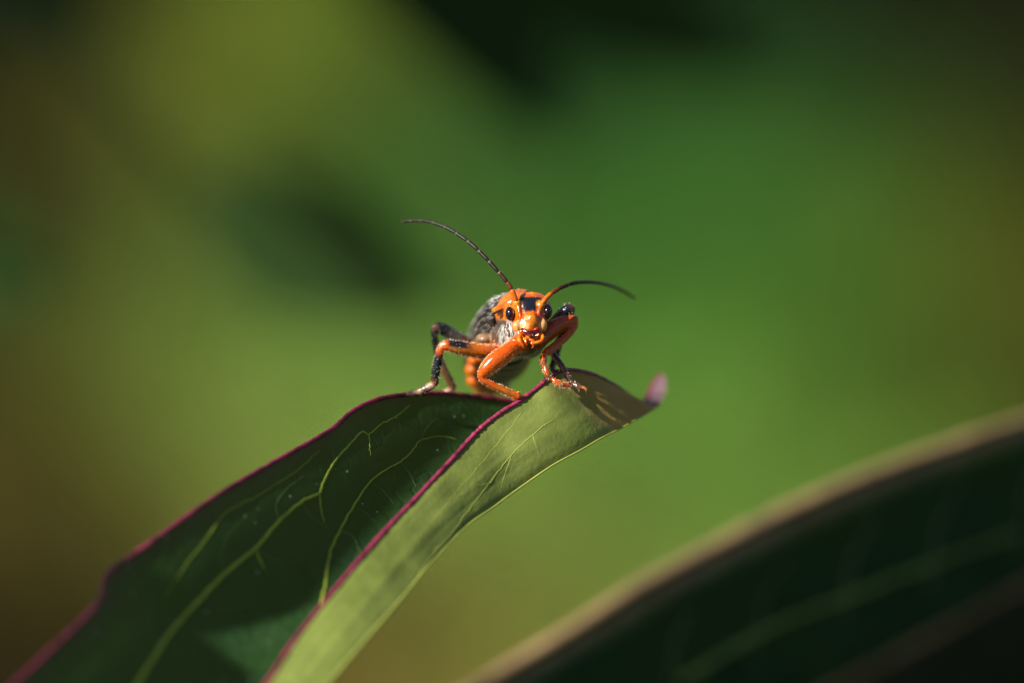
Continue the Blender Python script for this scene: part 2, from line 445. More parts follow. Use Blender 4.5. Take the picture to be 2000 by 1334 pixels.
def vein(bvh, pts, r0, r1, mat, parent, lift=0.3, name='vein', fade=False):
    fine = smooth_path(pts, 8); P = []
    for i, f in enumerate(fine):
        h = hit(bvh, f[0] + 2.2 * noise.noise(Vector((i * 0.5, pts[0][0], 0))), f[1] + 2.2 * noise.noise(Vector((i * 0.5, pts[0][0], 9))))
        if h[0] is not None: P.append(h[0] + (CAMP - h[0]).normalized() * lift * r0 * 0.3)
    if len(P) < 4: return None
    n = len(P); R = [(r0 + (r1 - r0) * i / (n - 1)) * (0.3 + 0.7 * sstep(0, 0.3, i / n) if fade else 1) for i in range(n)]
    V, F = tube(P, R, 7); return mesh_obj(name, V, F, mat, parent)

plantA = plant('peony_plant', (-0.05, -0.02, 0), 'peony plant whose folded purple-edged leaf carries the orange beetle')
leafA = leaf_object(rowsA, MT['leaf'], plantA, TOPC, UNDC, TIPC, label='folded green leaf with purple margin, pale underside and upturned pink tip')
orient_leaf(leafA, rowsA, (0.1, 0.3, 1))
rim_tube(rowsA, 'L', 4.4, MT['rim'], leafA, 1)
rim_tube(rowsA, 'R', 4.6, MT['rim'], leafA, 2)
bl = bvh_of(rowsA, 0, NL); br = bvh_of(rowsA, NL, nc - 1)
for pts, a, b in [
    ([(262, 1345), (330, 1240), (390, 1172), (440, 1120), (500, 1070), (545, 1018), (590, 980), (624, 965)], 4.6, 3.2),
    ([(624, 965), (635, 935), (655, 900), (690, 860), (708, 843), (721, 848), (745, 828), (774, 813), (800, 792)], 2.9, 1.0),
    ([(626, 1186), (636, 1140), (645, 1080), (665, 1035), (690, 990), (720, 945), (750, 920), (785, 900), (806, 880), (822, 860), (860, 852), (892, 858)], 2.9, 0.7),
    ([(322, 1165), (362, 1105), (405, 1050), (440, 1002), (500, 970), (540, 945), (585, 915), (625, 878)], 1.6, 0.5),
    ([(721, 848), (722, 870), (724, 890)], 1.6, 0.8),
    ([(624, 965), (628, 1000), (634, 1020)], 1.6, 0.8),
    ([(498, 1070), (506, 1090), (516, 1110)], 2.2, 1.0)]:
    vein(bl, pts, a, b, MT['vein'], leafA, fade=pts[0][0] == 322)
for pts in [[(312, 1270), (290, 1220), (300, 1160), (340, 1110)], [(440, 1120), (432, 1080), (450, 1040), (480, 1010)], [(545, 1018), (540, 985), (560, 955), (600, 925)], [(655, 900), (650, 880), (668, 858), (690, 835)],
            [(690, 990), (712, 1000), (735, 1020)], [(720, 945), (745, 955), (770, 985)], [(782, 902), (800, 925), (812, 950)], [(665, 1035), (690, 1050), (705, 1080)], [(822, 860), (835, 835), (860, 815), (900, 805)], [(500, 1070), (530, 1090), (560, 1100), (600, 1090)], [(590, 980), (610, 1010), (640, 1030)], [(390, 1172), (430, 1190), (480, 1185)]]:
    vein(bl, pts, 1.5, 0.5, MT['veinmid'], leafA)
for pts, a, b in [
    ([(1062, 832), (1040, 850), (1005, 882), (980, 912), (955, 945), (920, 990), (880, 1045)], 1.5, 1.0),
    ([(1000, 888), (985, 930), (975, 965)], 1.0, 0.5), ([(1040, 850), (1050, 880), (1052, 905)], 1.0, 0.5), ([(955, 945), (930, 950), (905, 965)], 0.9, 0.4), ([(1062, 832), (1085, 815), (1100, 790)], 1.2, 0.5), ([(1020, 805), (985, 850), (940, 905), (880, 975), (820, 1050)], 1.1, 0.6),
    ([(880, 1045), (840, 1090), (800, 1150), (760, 1210)], 1.0, 1.5)]:
    vein(br, pts, a, b, MT['veinlow'], leafA, lift=-1.6)
keel = [r[NL] for r in rowsA[8:-24]]
kv, kf = tube(keel, [3.6 - 2.6 * i / len(keel) for i in range(len(keel))], 8); mesh_obj('midrib', kv, kf, MT['veinlow'], leafA)
# leaf stalk and stem down to the ground
def stem_path(p0w, basew, sag):
    P = []
    for i in range(25):
        t = i / 24; p = p0w.lerp(Vector(basew), t); p.x += sag * math.sin(math.pi * t); P.append(p)
    return P
def stem(parent, p0w, r0, r1, sag=-0.02, name='stem'):
    P = stem_path(p0w, chain_loc(parent) + Vector((0, 0, -0.01)), sag)
    V, F = tube(P, [r0 + (r1 - r0) * i / 24 for i in range(25)], 10); return mesh_obj(name, V, F, MT['stem'], parent, cam_space=False)
stemA = stem(plantA, w((rowsA[0][0] + rowsA[0][-1]) / 2 + Vector((15, 20, 0))), 0.0009, 0.004)

# dark foreground leaf on a neighbouring plant
Lp = [(420, 1720, -700), (600, 1560, -750), (780, 1430, -800), (930, 1338, -850), (1100, 1237, -880), (1250, 1142, -900), (1400, 1062, -920), (1550, 987, -950), (1700, 922, -980), (1850, 867, -1000), (2000, 817, -1030), (2200, 762, -1060), (2400, 730, -1100), (2560, 720, -1150)]
st2 = []
for i, (x, y, z) in enumerate(Lp):
    z -= 300
    k = math.sin(math.pi * (0.08 + 0.90 * i / (len(Lp) - 1))) ** 0.6
    rx, ry = x + 195 * k, y + 300 * k
    st2.append((x, y, z, rx + 170 * k, ry + 260 * k, z - 150 * k, rx, ry, z - 330 * k))
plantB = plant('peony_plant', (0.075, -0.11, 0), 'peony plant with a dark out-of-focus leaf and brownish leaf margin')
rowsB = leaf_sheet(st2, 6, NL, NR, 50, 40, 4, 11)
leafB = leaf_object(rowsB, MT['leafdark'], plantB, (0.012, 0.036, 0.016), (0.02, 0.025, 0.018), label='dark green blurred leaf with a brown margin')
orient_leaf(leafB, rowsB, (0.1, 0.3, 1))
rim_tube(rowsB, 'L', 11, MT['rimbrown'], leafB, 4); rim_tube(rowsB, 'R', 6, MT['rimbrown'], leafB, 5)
bb = bvh_of(rowsB, 0, NL)
vein(bb, [(1330, 1330), (1500, 1230), (1650, 1170), (1800, 1110), (1990, 1040)], 8, 4, MT['veinmid'], leafB)
for q in range(5):
    x = 1250 + 170 * q; vein(bb, [(x + 60, 1330 - 62 * q), (x + 75, 1240 - 70 * q), (x + 120, 1170 - 78 * q)], 5, 2, MT['veindark'], leafB)
stem(plantB, w((rowsB[0][0] + rowsB[0][-1]) / 2), 0.0010, 0.004, 0.02)

# plain leaves (blurred neighbours, and unseen ones added to shade them)
def simple_leaf(a, b, nrm, width, fold=0.25, droop=0.12, n=14, m=10, power=0.8):
    """world-space pointed leaf from a to b; returns verts, faces"""
    a, b = Vector(a), Vector(b); ax = b - a; Ln = ax.length; ax.normalize()
    nrm = Vector(nrm); nrm = (nrm - ax * nrm.dot(ax)).normalized(); sd = ax.cross(nrm)
    V = []
    for i in range(n + 1):
        t = i / n; hw = 0.5 * width * math.sin(math.pi * min(1, t * 0.98 + 0.015)) ** power * (1.12 - 0.3 * t)
        c = a + ax * (Ln * t) - nrm * (droop * Ln * (t - 0.35) ** 2)
        for j in range(m + 1):
            s = 2 * j / m - 1
            V.append(c + sd * (s * hw) + nrm * (abs(s) ** 1.3 * hw * fold + 0.02 * width * math.sin(9 * t + 3 * s)))
    return V, grid_faces(n + 1, m + 1)

def leaf_part(parent, a, b, nrm, width, top, und, mat='leafdark', **k):
    V, F = simple_leaf(a, b, nrm, width, **k)
    r = random.Random(int(a[0] * 1e5) + int(b[2] * 1e5))
    C1 = []; C2 = []
    for v in V:
        q = 0.85 + 0.3 * r.random(); C1.append(tuple(x * q for x in top)); C2.append(tuple(x * q for x in und))
    return mesh_obj('leaf', V, F, MT[mat], parent, C1, cols2=C2, cam_space=False)

SC_ = Vector((-0.68, 0.50, 0.54)).normalized()      # towards the sun, camera-aligned
DT, DU = (0.020, 0.044, 0.010), (0.020, 0.042, 0.010)
plantC = plant('peony_plant', (-0.16, 0.10, 0), 'dark-leaved peony plant blurred in the background, drooping leaf tips')
top = w(Q(-620, 250, 5000))
def bgleaf(x0, y0, x1, y1, z0, z1, wpx, nrm=(0.75, -0.35, 0.6), shaded=False, **k):
    a = w(Q(x0, y0, z0))
    b = w(Q(x1, y1, z1)); wd = wpx * U_ * (DPX + z0) / DPX
    leaf_part(plantC, a, b, M3 @ Vector(nrm), wd, DT, DU, **k)
    off = M3 @ (SC_ * (3700 * U_)); ex = (b - a) * 0.12        # unseen leaf added on the sun side only to shade it
    if shaded: leaf_part(plantC, a + off - ex, b + off + ex, SUN, wd * 1.3, DT, DU, fold=0.1)
    P = [a.lerp(top, i / 12) + Vector((0, 0, 0.012 * math.sin(math.pi * i / 12))) for i in range(13)]
    V, F = tube(P, [0.00035 + 0.00007 * i for i in range(13)], 8); mesh_obj('petiole', V, F, MT['stem'], plantC, cam_space=False)
bgleaf(380, 380, 850, 600, 8700, 8400, 290)
bgleaf(640, -190, 1110, 270, 10600, 10200, 310, shaded=True)
bgleaf(860, -190, 1480, 150, 14500, 14000, 340, shaded=True)
bgleaf(-260, -170, 180, 60, 9000, 8800, 300, shaded=True)  # dark leaf added to imitate the darkened frame corner
bgleaf(-330, 400, 120, 570, 9000, 8800, 300)
stem(plantC, top, 0.002, 0.005, -0.03)

# unseen leaves, outlines shaped along the sunbeam to put the hollows in shade
def shade_leaf(parent, lows, t, n=10, taper=True):
    """rows of (left point, right point) in camera-aligned units, raised along the sunbeam"""
    S = smooth_path([tuple(a) + tuple(b) for a, b in lows], 5); V = []
    for i, q in enumerate(S):
        a, b = Vector(q[:3]), Vector(q[3:])
        for k in range(n + 1):
            f = k / n; p = a.lerp(b, f)
            V.append(p + SC_ * (t + 90 * (2 * f - 1) ** 2 + 40 * math.sin(i * 0.35)))
    C = [DT] * len(V); D = [(0.05, 0.09, 0.04)] * len(V)
    o = mesh_obj('leaf', V, grid_faces(len(S), n + 1), MT['leafdark'], parent, C, cols2=D)
    a = w(V[n // 2]); b = chain_loc(parent) + Vector((0, 0, 0.35))
    P = [a.lerp(b, i / 10) for i in range(11)]
    tv, tf = tube(P, [0.0007 + 0.00006 * i for i in range(11)], 8); mesh_obj('petiole', tv, tf, MT['stem'], parent, cam_space=False)
def lp(x, y):
    h = hit(bl, x, y); return h[0] if h[0] is not None else Q(x, y, 0)
shade_leaf(plantA, [(lp(330, 1150), lp(395, 1240)), (lp(360, 1095), lp(590, 1192)), (lp(450, 1012), lp(640, 1140)), (lp(560, 947), lp(720, 1050)), (lp(655, 892), lp(800, 962)), (lp(715, 850), lp(860, 897)),
    (lp(765, 826), lp(905, 848)), (lp(820, 812), lp(940, 815)), (lp(885, 803), lp(958, 798)), (lp(935, 792), lp(966, 792))], 3000)
shade_leaf(plantA, [(lp(225, 1135), lp(330, 1110)), (lp(215, 1175), lp(385, 1215)), (lp(130, 1265), lp(440, 1275)), (lp(60, 1330), lp(500, 1330)), (lp(-20, 1410), lp(440, 1420)), (lp(-80, 1500), lp(330, 1540)), (lp(0, 1620), lp(200, 1700))], 3300)
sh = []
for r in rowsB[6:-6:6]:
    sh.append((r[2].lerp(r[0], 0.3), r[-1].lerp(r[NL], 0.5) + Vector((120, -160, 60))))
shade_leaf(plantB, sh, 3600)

# ------------------------------------------------------------------ beetle
beetle = empty('soldier_beetle', w(Q(985, 770, 150)), 'orange and black soldier beetle facing the camera on a leaf edge', 'beetle')
SV, SF, SC = [], [], []
ORG = (0.62, 0.088, 0.001); YEL = (0.78, 0.225, 0.004); RED = (0.50, 0.075, 0.010); BLK = (0.014, 0.011, 0.012); BRN = (0.13, 0.055, 0.025); CRM = (0.85, 0.46, 0.17); GRY = (0.10, 0.08, 0.065); PNK = (0.50, 0.30, 0.20)

def put(vf, col):
    V, F = vf; b = len(SV)
    for i, v in enumerate(V):
        SV.append(v); SC.append(col(v) if callable(col) else col)
    SF.extend([tuple(b + k for k in f) for f in F])

def leg_piece(pts, n=5, sides=12):
    """pts rows: px,py,z,r,(colour)"""
    P = smooth_path([(p[0], p[1], p[2], p[3]) + tuple(p[4]) for p in pts], n)
    V, F = tube([Q(p[0], p[1], p[2]) for p in P], [p[3] for p in P], sides)
    b = len(SV); SV.extend(V)
    cs = [tuple(np.clip(p[4:7], 0, 1)) for p in P for _ in range(sides)] + [tuple(np.clip(P[0][4:7], 0, 1)), tuple(np.clip(P[-1][4:7], 0, 1))]
    SC.extend(cs); SF.extend([tuple(b + k for k in f) for f in F])

def loft(sections, col, seg=36, power=2.3):
    """sections rows (py, xc, half width, zfront, zback): a head-like solid stacked along the picture's vertical"""
    S = smooth_path(sections, 4); V = []; F = []
    for s in S:
        y, xc, hw, zf, zb = s; zc = (zf + zb) / 2; hz = (zb - zf) / 2; c = Q(xc, y, zc)
        for k in range(seg):
            th = 2 * math.pi * k / seg; cx, sx = math.cos(th), math.sin(th)
            e = 2 / power
            V.append(c + Vector((math.copysign(abs(cx) ** e, cx) * hw, 0, math.copysign(abs(sx) ** e, sx) * hz)))
    n = len(S)
    for i in range(n - 1):
        for k in range(seg):
            k2 = (k + 1) % seg; F.append((i * seg + k, (i + 1) * seg + k, (i + 1) * seg + k2, i * seg + k2))
    V.append(Q(S[0][1], S[0][0] - 2, (S[0][3] + S[0][4]) / 2)); V.append(Q(S[-1][1], S[-1][0] + 2, (S[-1][3] + S[-1][4]) / 2))
    for k in range(seg):
        k2 = (k + 1) % seg; F.append((len(V) - 2, k, k2)); F.append((len(V) - 1, (n - 1) * seg + k2, (n - 1) * seg + k))
    put((V, F), col)

def head_col(v):
    x, y = to_px(v); z = -v[2]
    c = ORG
    c = lerp3(c, YEL, 0.55 * sstep(560, 600, y) * (1 - sstep(600, 625, y)))
    # forehead shield
    top = 580 + 0.0016 * (x - 1035) ** 2; hw = 22 - 8 * (y - 580) / 28
    d = max(abs(x - 1036) - hw, top - y, y - 608)
    c = lerp3(c, (0.010, 0.010, 0.022), 1 - sstep(-1, 2.2, d)) if z < 45 else c
    # pale cheeks, and highlights beside the snout painted pale
    for cx, cy, rx, ry, k in ((1010, 638, 11, 13, 0.8), (1060, 635, 9, 13, 0.75), (1026, 636, 9, 9, 0.75), (1029, 621, 5, 6, 0.6)):
        q = ((x - cx) / rx) ** 2 + ((y - cy) / ry) ** 2
        c = lerp3(c, CRM, k * (1 - sstep(0.45, 1.2, q)))
    q = ((x - 1041) / 9) ** 2 + ((y - 628) / 14) ** 2
    c = lerp3(c, (0.66, 0.20, 0.008), 0.8 * (1 - sstep(0.5, 1.2, q)))
    return c
loft([(574, 1036, 20, 16, 52), (579, 1036, 31, 4, 62), (590, 1036, 37, -8, 66), (602, 1036, 38, -14, 66), (614, 1036, 37, -19, 66), (624, 1035, 35, -24, 62), (634, 1036, 32.5, -28, 56), (642, 1036, 29, -29, 48), (650, 1036, 23, -25, 40), (657, 1036, 15, -18, 32)], head_col)
# temples, antennal sockets, brow ridges, snout, cheeks
put(ellipsoid(Q(1000, 607, 40), (18, 21, 27)), YEL); put(ellipsoid(Q(1060, 606, 38), (17, 22, 26)), ORG)
for x, y, z in ((1010, 592, -6), (1056, 596, -4)):
    put(ellipsoid(Q(x, y, z), (8, 8, 8)), (0.70, 0.26, 0.02))
leg_piece([(1011, 592, -6, 5, YEL), (1014, 606, -13, 4, ORG), (1016, 618, -17, 3.2, ORG), (1015, 628, -18, 2.5, ORG)], 4)
leg_piece([(1055, 597, -5, 5, YEL), (1053, 608, -12, 4, ORG), (1052, 619, -16, 3.2, ORG), (1054, 628, -17, 2.5, ORG)], 4)
put(ellipsoid(Q(1039, 627, -22), (13, 18, 12)), head_col)
put(ellipsoid(Q(1010, 637, -10), (11, 13, 14)), head_col); put(ellipsoid(Q(1060, 635, -10), (9, 13, 14)), head_col)
# jaws, lip and feelers of the mouth
leg_piece([(1018, 642, -27, 2.5, (0.2, .01, .01)), (1025, 647, -32, 4, (0.14, .004, .010)), (1036, 650, -35, 4.6, (0.04, .003, .012)), (1046, 647, -33, 4, (0.14, .004, .010)), (1054, 641, -27, 2.5, (0.2, .01, .01))], 4)
leg_piece([(1026, 652, -33, 2.2, (0.10, .006, .02)), (1036, 655, -36, 2.4, (0.30, .05, .02)), (1045, 652, -34, 2.2, (0.10, .006, .02))], 4)
leg_piece([(1014, 650, -16, 6, ORG), (1018, 660, -20, 6, YEL), (1028, 666, -22, 5, ORG)], 4)
leg_piece([(1054, 649, -16, 5, ORG), (1050, 658, -19, 4, ORG), (1042, 664, -21, 4, YEL)], 4)
put(ellipsoid(Q(1046, 659, -13), (6, 6, 8)), (0.03, .008, .004)); put(ellipsoid(Q(1034, 664, -14), (12, 8, 12)), (0.45, 0.12, 0.01))
for pts in ([(1016, 656, -22, 4, ORG), (1014, 663, -30, 4.5, YEL), (1018, 670, -33, 4, ORG), (1022, 676, -33, 3.2, ORG), (1024, 681, -32, 1.4, ORG)],
            [(1055, 650, -20, 3.6, ORG), (1060, 658, -27, 4, YEL), (1057, 666, -31, 4, ORG), (1048, 669, -33, 3.6, YEL), (1036, 671, -34, 1.6, ORG)],
            [(1040, 662, -27, 3.4, ORG), (1041, 670, -32, 3.8, (0.6, .07, .005)), (1042, 680, -32, 1.6, (0.55, .06, .005))],
            [(1027, 661, -28, 3, YEL), (1027, 668, -32, 3, ORG), (1030, 675, -32, 1.3, ORG)]):
    leg_piece(pts, 4, 10)
# neck and pronotum
put(ellipsoid(Q(1028, 630, 55), (30, 36, 40)), BRN)
def pro_col(v):
    x, y = to_px(v); c = lerp3((0.62, 0.13, 0.012), YEL, 0.5 * (1 - sstep(975, 1010, x)))
    q = ((x - 1052) / 11) ** 2 + ((y - 571) / 7) ** 2
    c = lerp3((0.03, 0.012, 0.01), c, sstep(0.5, 1.3, q))
    q = ((x - 1000) / 40) ** 2
    return c if y < 618 else lerp3(c, GRY, sstep(618, 628, y))
leg_piece([(964, 612, 44, 2.8, (0.02, .008, .004)), (984, 604, 29, 3, (0.02, .008, .004)), (1003, 594, 17, 3, (0.02, .008, .004)), (1024, 583, 13, 2.8, (0.05, .02, .004)), (1042, 580.5, 15, 2.6, (0.05, .02, .004)), (1057, 584, 20, 2.5, (0.02, .008, .004))], 5, 8)
put(ellipsoid(Q(1017, 616, 86), (50, 52, 56), None, 40, 26), pro_col)
leg_piece([(964, 609, 58, 4, YEL), (968, 604, 48, 5, YEL), (982, 597, 36, 5, ORG), (1003, 586, 26, 4.5, ORG), (1024, 577, 22, 4.5, YEL), (1042, 575, 22, 4.5, YEL), (1058, 579, 27, 4.5, ORG), (1068, 590, 40, 4, ORG)], 6)
# thorax
put(ellipsoid(Q(1006, 650, 66), (31, 35, 40)), (0.07, 0.05, 0.035)); put(ellipsoid(Q(1020, 668, 70), (40, 30, 55)), BRN)
put(ellipsoid(Q(994, 658, 165), (46, 50, 100)), (0.09, 0.05, 0.03)); put(ellipsoid(Q(1030, 668, 120), (36, 34, 70)), (0.10, 0.04, 0.025))
put(ellipsoid(Q(948, 662, 130), (20, 12, 28)), (0.30, 0.18, 0.10)); put(ellipsoid(Q(958, 682, 150), (22, 14, 35)), (0.5, 0.14, 0.02))
put(ellipsoid(Q(930, 678, 190), (14, 10, 24)), (0.66, 0.33, 0.10))
# abdomen: eight overlapping rings with orange side lobes
AX = smooth_path([(990, 668, 210, 52, 50), (982, 682, 280, 54, 54), (974, 696, 350, 54, 56), (966, 708, 420, 50, 52), (960, 722, 480, 38, 38), (957, 732, 520, 20, 20)], 8)
def abd_col(v, c=None):
    x, y = to_px(v); z = -v[2]
    s = (z % 42) / 42
    dx = (x - (990 - 0.11 * (z - 210))) / 54
    k = sstep(0.72, 1.0, abs(dx))
    base = lerp3((0.035, 0.018, 0.012), (0.09, 0.035, 0.018), s)
    return lerp3(base, (0.58, 0.12, 0.008) if dx < 0 else (0.30, 0.10, 0.02), k)
for i in range(8):
    k = min(len(AX) - 2, i * 5 + 2); a = AX[k]
    nx = AX[min(k + 4, len(AX) - 1)]; d = (Q(*nx[:3]) - Q(*a[:3])).normalized()
    rot = Vector((0, 0, -1)).rotation_difference(d).to_matrix()
    put(ellipsoid(Q(*a[:3]), (a[3], a[4], 40), rot, 32, 20), abd_col)
    for sgn in (1,):
        put(ellipsoid(Q(a[0] + sgn * a[3] * 0.88, a[1] + a[4] * (0.15 + 0.05 * i), a[2]), (11, 12, 17), rot, 16, 10), (0.62, 0.14, 0.008) if sgn < 0 else (0.34, 0.10, 0.015))
for x, y, z, r in ((927, 704, 290, 15), (924, 722, 330, 17), (929, 742, 370, 19), (941, 755, 410, 18), (958, 759, 440, 18), (978, 757, 440, 18)):
    put(ellipsoid(Q(x, y, z), (r, r * 0.95, 26), None, 18, 12), (0.62, 0.125, 0.005))
put(ellipsoid(Q(916, 712, 400), (10, 26, 40)), BLK)
put(ellipsoid(Q(960, 742, 470), (30, 20, 34)), (0.40, 0.09, 0.01)); put(ellipsoid(Q(945, 735, 430), (22, 22, 34)), (0.55, 0.11, 0.01))

# legs -- front pair
leg_piece([(1024, 676, 30, 16, BRN), (1012, 672, 4, 17, ORG), (1004, 676, -14, 15, ORG)], 4)
leg_piece([(1010, 674, -4, 12, ORG), (998, 682, -16, 15.5, ORG), (982, 694, -24, 17.5, ORG), (966, 706, -29, 17, ORG), (951, 720, -31, 14, ORG), (942, 731, -31, 10, ORG), (939, 737, -30, 7, ORG)], 5, 16)
leg_piece([(939, 733, -31, 7, ORG), (943, 742, -33, 5.5, RED), (958, 750, -31, 6.5, ORG), (978, 759, -27, 7, (0.5, .12, .008)), (998, 768, -23, 7.5, (0.5, .12, .008)), (1014, 775, -20, 7, ORG)], 5, 12)
leg_piece([(1012, 775, -20, 5, ORG), (1022, 776, -8, 5, ORG), (1036, 770, 8, 5, ORG), (1046, 768, 22, 4, BRN)], 4)
leg_piece([(1040, 672, 30, 16, BRN), (1054, 666, 34, 15, RED), (1062, 660, 40, 14, RED)], 4)  # right foreleg: its shade is painted in as red-brown
leg_piece([(1050, 668, 36, 13, RED), (1066, 654, 44, 16, RED), (1082, 641, 50, 16.5, RED), (1098, 632, 53, 15, RED), (1112, 627, 54, 12.5, RED), (1122, 625, 54, 9.5, RED), (1126, 627, 54, 7, RED)], 5, 16)
leg_piece([(1122, 624, 54, 7, RED), (1123, 636, 52, 6.5, RED), (1112, 651, 46, 7.5, RED), (1096, 666, 36, 8, RED), (1080, 679, 22, 8.5, RED), (1068, 688, 10, 8.5, RED)], 5, 12)
leg_piece([(1066, 688, 10, 6, ORG), (1061, 700, 0, 7, ORG), (1062, 714, -10, 6.5, BRN), (1065, 718, -16, 4.5, ORG), (1067, 726, -17, 6.5, ORG), (1073, 735, -19, 6, BRN), (1079, 740, -20, 4, ORG), (1086, 746, -22, 6, ORG), (1096, 751, -22, 6.5, (0.4, .13, .03)), (1104, 750, -20, 4.5, ORG), (1112, 753, -19, 4.5, (0.35, .03, .05))], 4, 10)
leg_piece([(1090, 749, -22, 4, ORG), (1096, 756, -24, 3, PNK), (1106, 760, -24, 1.2, PNK)], 4, 8)
leg_piece([(1110, 752, -19, 4, (0.3, .02, .05)), (1116, 757, -20, 2.6, BRN), (1120, 763, -20, 1.0, BRN)], 4, 8)
for pts in ([(1008, 768, -24, 2.4, ORG), (1018, 764, -28, 0.9, YEL)], [(1000, 773, -24, 2.2, ORG), (1004, 782, -28, 0.8, YEL)], [(1070, 692, 8, 2.4, RED), (1062, 698, 2, 0.9, ORG)], [(852, 748, 58, 2.4, BRN), (858, 759, 56, 0.8, BRN)], [(884, 754, 194, 2.4, BRN), (893, 762, 192, 0.8, BRN)], [(866, 676, 48, 4, ORG), (872, 680, 46, 3.5, ORG)]):
    a, b = pts; leg_piece([a, tuple((a[q] + b[q]) / 2 for q in range(4)) + (a[4],), b], 3, 8)
# -- middle pair
leg_piece([(986, 692, 110, 18, BRN), (968, 690, 90, 17, ORG), (950, 687, 76, 15, ORG), (925, 684, 66, 14.5, (0.55, .13, .01)), (900, 680, 58, 14, (0.4, .12, .02)), (882, 676, 54, 12.5, (0.4, .14, .04)), (871, 674, 52, 10, ORG), (864, 673, 52, 7, PNK)], 5, 14)
leg_piece([(866, 672, 52, 7, PNK), (861, 682, 52, 7, ORG), (857, 698, 54, 8.5, BLK), (853, 716, 56, 9, BLK), (850, 734, 58, 8.5, BLK), (849, 749, 60, 8, (0.16, .05, .02))], 5, 12)
leg_piece([(850, 748, 60, 6.5, PNK), (842, 754, 62, 8, PNK), (830, 760, 64, 7.5, GRY), (820, 765, 66, 7, PNK), (814, 766, 66, 5, PNK), (806, 768, 68, 6, (0.42, .24, .2)), (796, 770, 68, 4.5, (0.3, .1, .12))], 4, 10)
leg_piece([(1040, 676, 110, 16, BRN), (1062, 655, 96, 15, BRN), (1082, 634, 88, 14, (0.5, .2, .03)), (1100, 615, 84, 14, BLK), (1112, 603, 82, 12, BLK), (1117, 599, 82, 8, BRN)], 5, 14)
leg_piece([(1116, 600, 82, 8, BRN), (1114, 618, 80, 7, BLK), (1107, 640, 76, 8, BLK), (1094, 664, 66, 8, (0.06, .03, .025)), (1078, 684, 56, 8, (0.10, .04, .03))], 5, 12)
leg_piece([(1076, 684, 56, 6.5, BRN), (1083, 696, 50, 6.5, (0.10, .04, .035)), (1095, 712, 40, 6.5, (0.09, .035, .035)), (1103, 724, 34, 5, BRN), (1110, 738, 30, 6, (0.09, .035, .035)), (1118, 749, 26, 5, BRN), (1130, 754, 22, 6, BRN), (1136, 757, 20, 4, BRN)], 4, 10)
leg_piece([(1134, 756, 20, 4, BRN), (1142, 758, 16, 3, (0.5, .15, .03)), (1146, 764, 14, 2.4, BRN), (1144, 770, 14, 1.0, BRN)], 4, 8)
leg_piece([(1126, 754, 20, 4, BRN), (1132, 762, 18, 3, BRN), (1134, 768, 18, 1.2, BRN)], 4, 8)
# -- hind pair
leg_piece([(968, 690, 230, 18, BRN), (938, 685, 205, 14, (0.35, .10, .02)), (912, 672, 190, 14, (0.2, .05, .02)), (888, 658, 178, 14, GRY), (868, 645, 170, 12.5, BLK), (856, 639, 166, 10, BLK), (850, 640, 164, 7, BRN)], 5, 14)
leg_piece([(851, 637, 164, 7.5, BRN), (848, 650, 166, 7, BLK), (851, 674, 172, 7.5, BLK), (857, 698, 178, 7.5, (0.06, .03, .02)), (868, 724, 186, 8, BRN), (878, 744, 192, 8, BRN), (885, 758, 196, 8, BRN)], 5, 12)
leg_piece([(885, 757, 196, 6.5, PNK), (877, 764, 200, 7.5, PNK), (866, 769, 204, 6.5, PNK), (854, 773, 206, 5, GRY), (842, 776, 206, 3.5, GRY)], 4, 10)
leg_piece([(1020, 690, 210, 17, BRN), (1056, 664, 170, 13, BLK), (1086, 640, 136, 12, BLK), (1098, 634, 126, 8, BLK)], 5, 12)
leg_piece([(1098, 634, 126, 8, BLK), (1096, 655, 126, 7, BLK), (1090, 680, 122, 7, BLK), (1083, 705, 114, 7, BLK), (1078, 720, 106, 6, (0.12, .03, .04)), (1085, 726, 110, 5, BRN)], 5, 10)

# weld everything into one continuous skin
tmp = bpy.data.meshes.new('tmp'); tmp.from_pydata([tuple(v) for v in SV], [], SF); tmp.update()
to = bpy.data.objects.new('tmp', tmp); COL.objects.link(to)
bmx = bmesh.new(); bmx.from_mesh(tmp); bmesh.ops.recalc_face_normals(bmx, faces=bmx.faces); bmx.to_mesh(tmp); bmx.free()
rm = to.modifiers.new('r', 'REMESH'); rm.mode = 'VOXEL'; rm.voxel_size = 1.5; rm.adaptivity = 0
sm = to.modifiers.new('s', 'SMOOTH'); sm.factor = 0.5; sm.iterations = 1
dg = bpy.context.evaluated_depsgraph_get(); ev = to.evaluated_get(dg); me = ev.to_mesh()
BV = np.zeros(len(me.vertices) * 3); me.vertices.foreach_get('co', BV); BV = BV.reshape(-1, 3)
BN = np.zeros(len(me.vertices) * 3); me.vertices.foreach_get('normal', BN); BN = BN.reshape(-1, 3)
BF = [tuple(p.vertices) for p in me.polygons]
ev.to_mesh_clear(); bpy.data.objects.remove(to); bpy.data.meshes.remove(tmp)
kd = kdtree.KDTree(len(SV))
for i, v in enumerate(SV): kd.insert(v, i)
kd.balance()
BC = []
for v in BV:
    W = 0; c = [0, 0, 0]
    for co, idx, d in kd.find_n(v, 3):
        k = 1 / (d * d + 0.5); W += k
        for q in range(3): c[q] += SC[idx][q] * k
    c = (c[0] / W, c[1] / W, c[2] / W)
    x, y = to_px(v); z = -v[2]
    if 30 < z < 110 and 868 < x < 935 and 655 < y < 700:      # black saddle on the middle thigh
        ln = 674 + (x - 866) * 0.15
        c = lerp3(c, BLK, (1 - sstep(-3, 3, y - ln - 1)) * (1 - sstep(905, 932, x)) * sstep(872, 880, x))
    BC.append(c)
body = mesh_obj('body', BV, BF, MT['beetle'], beetle, BC)

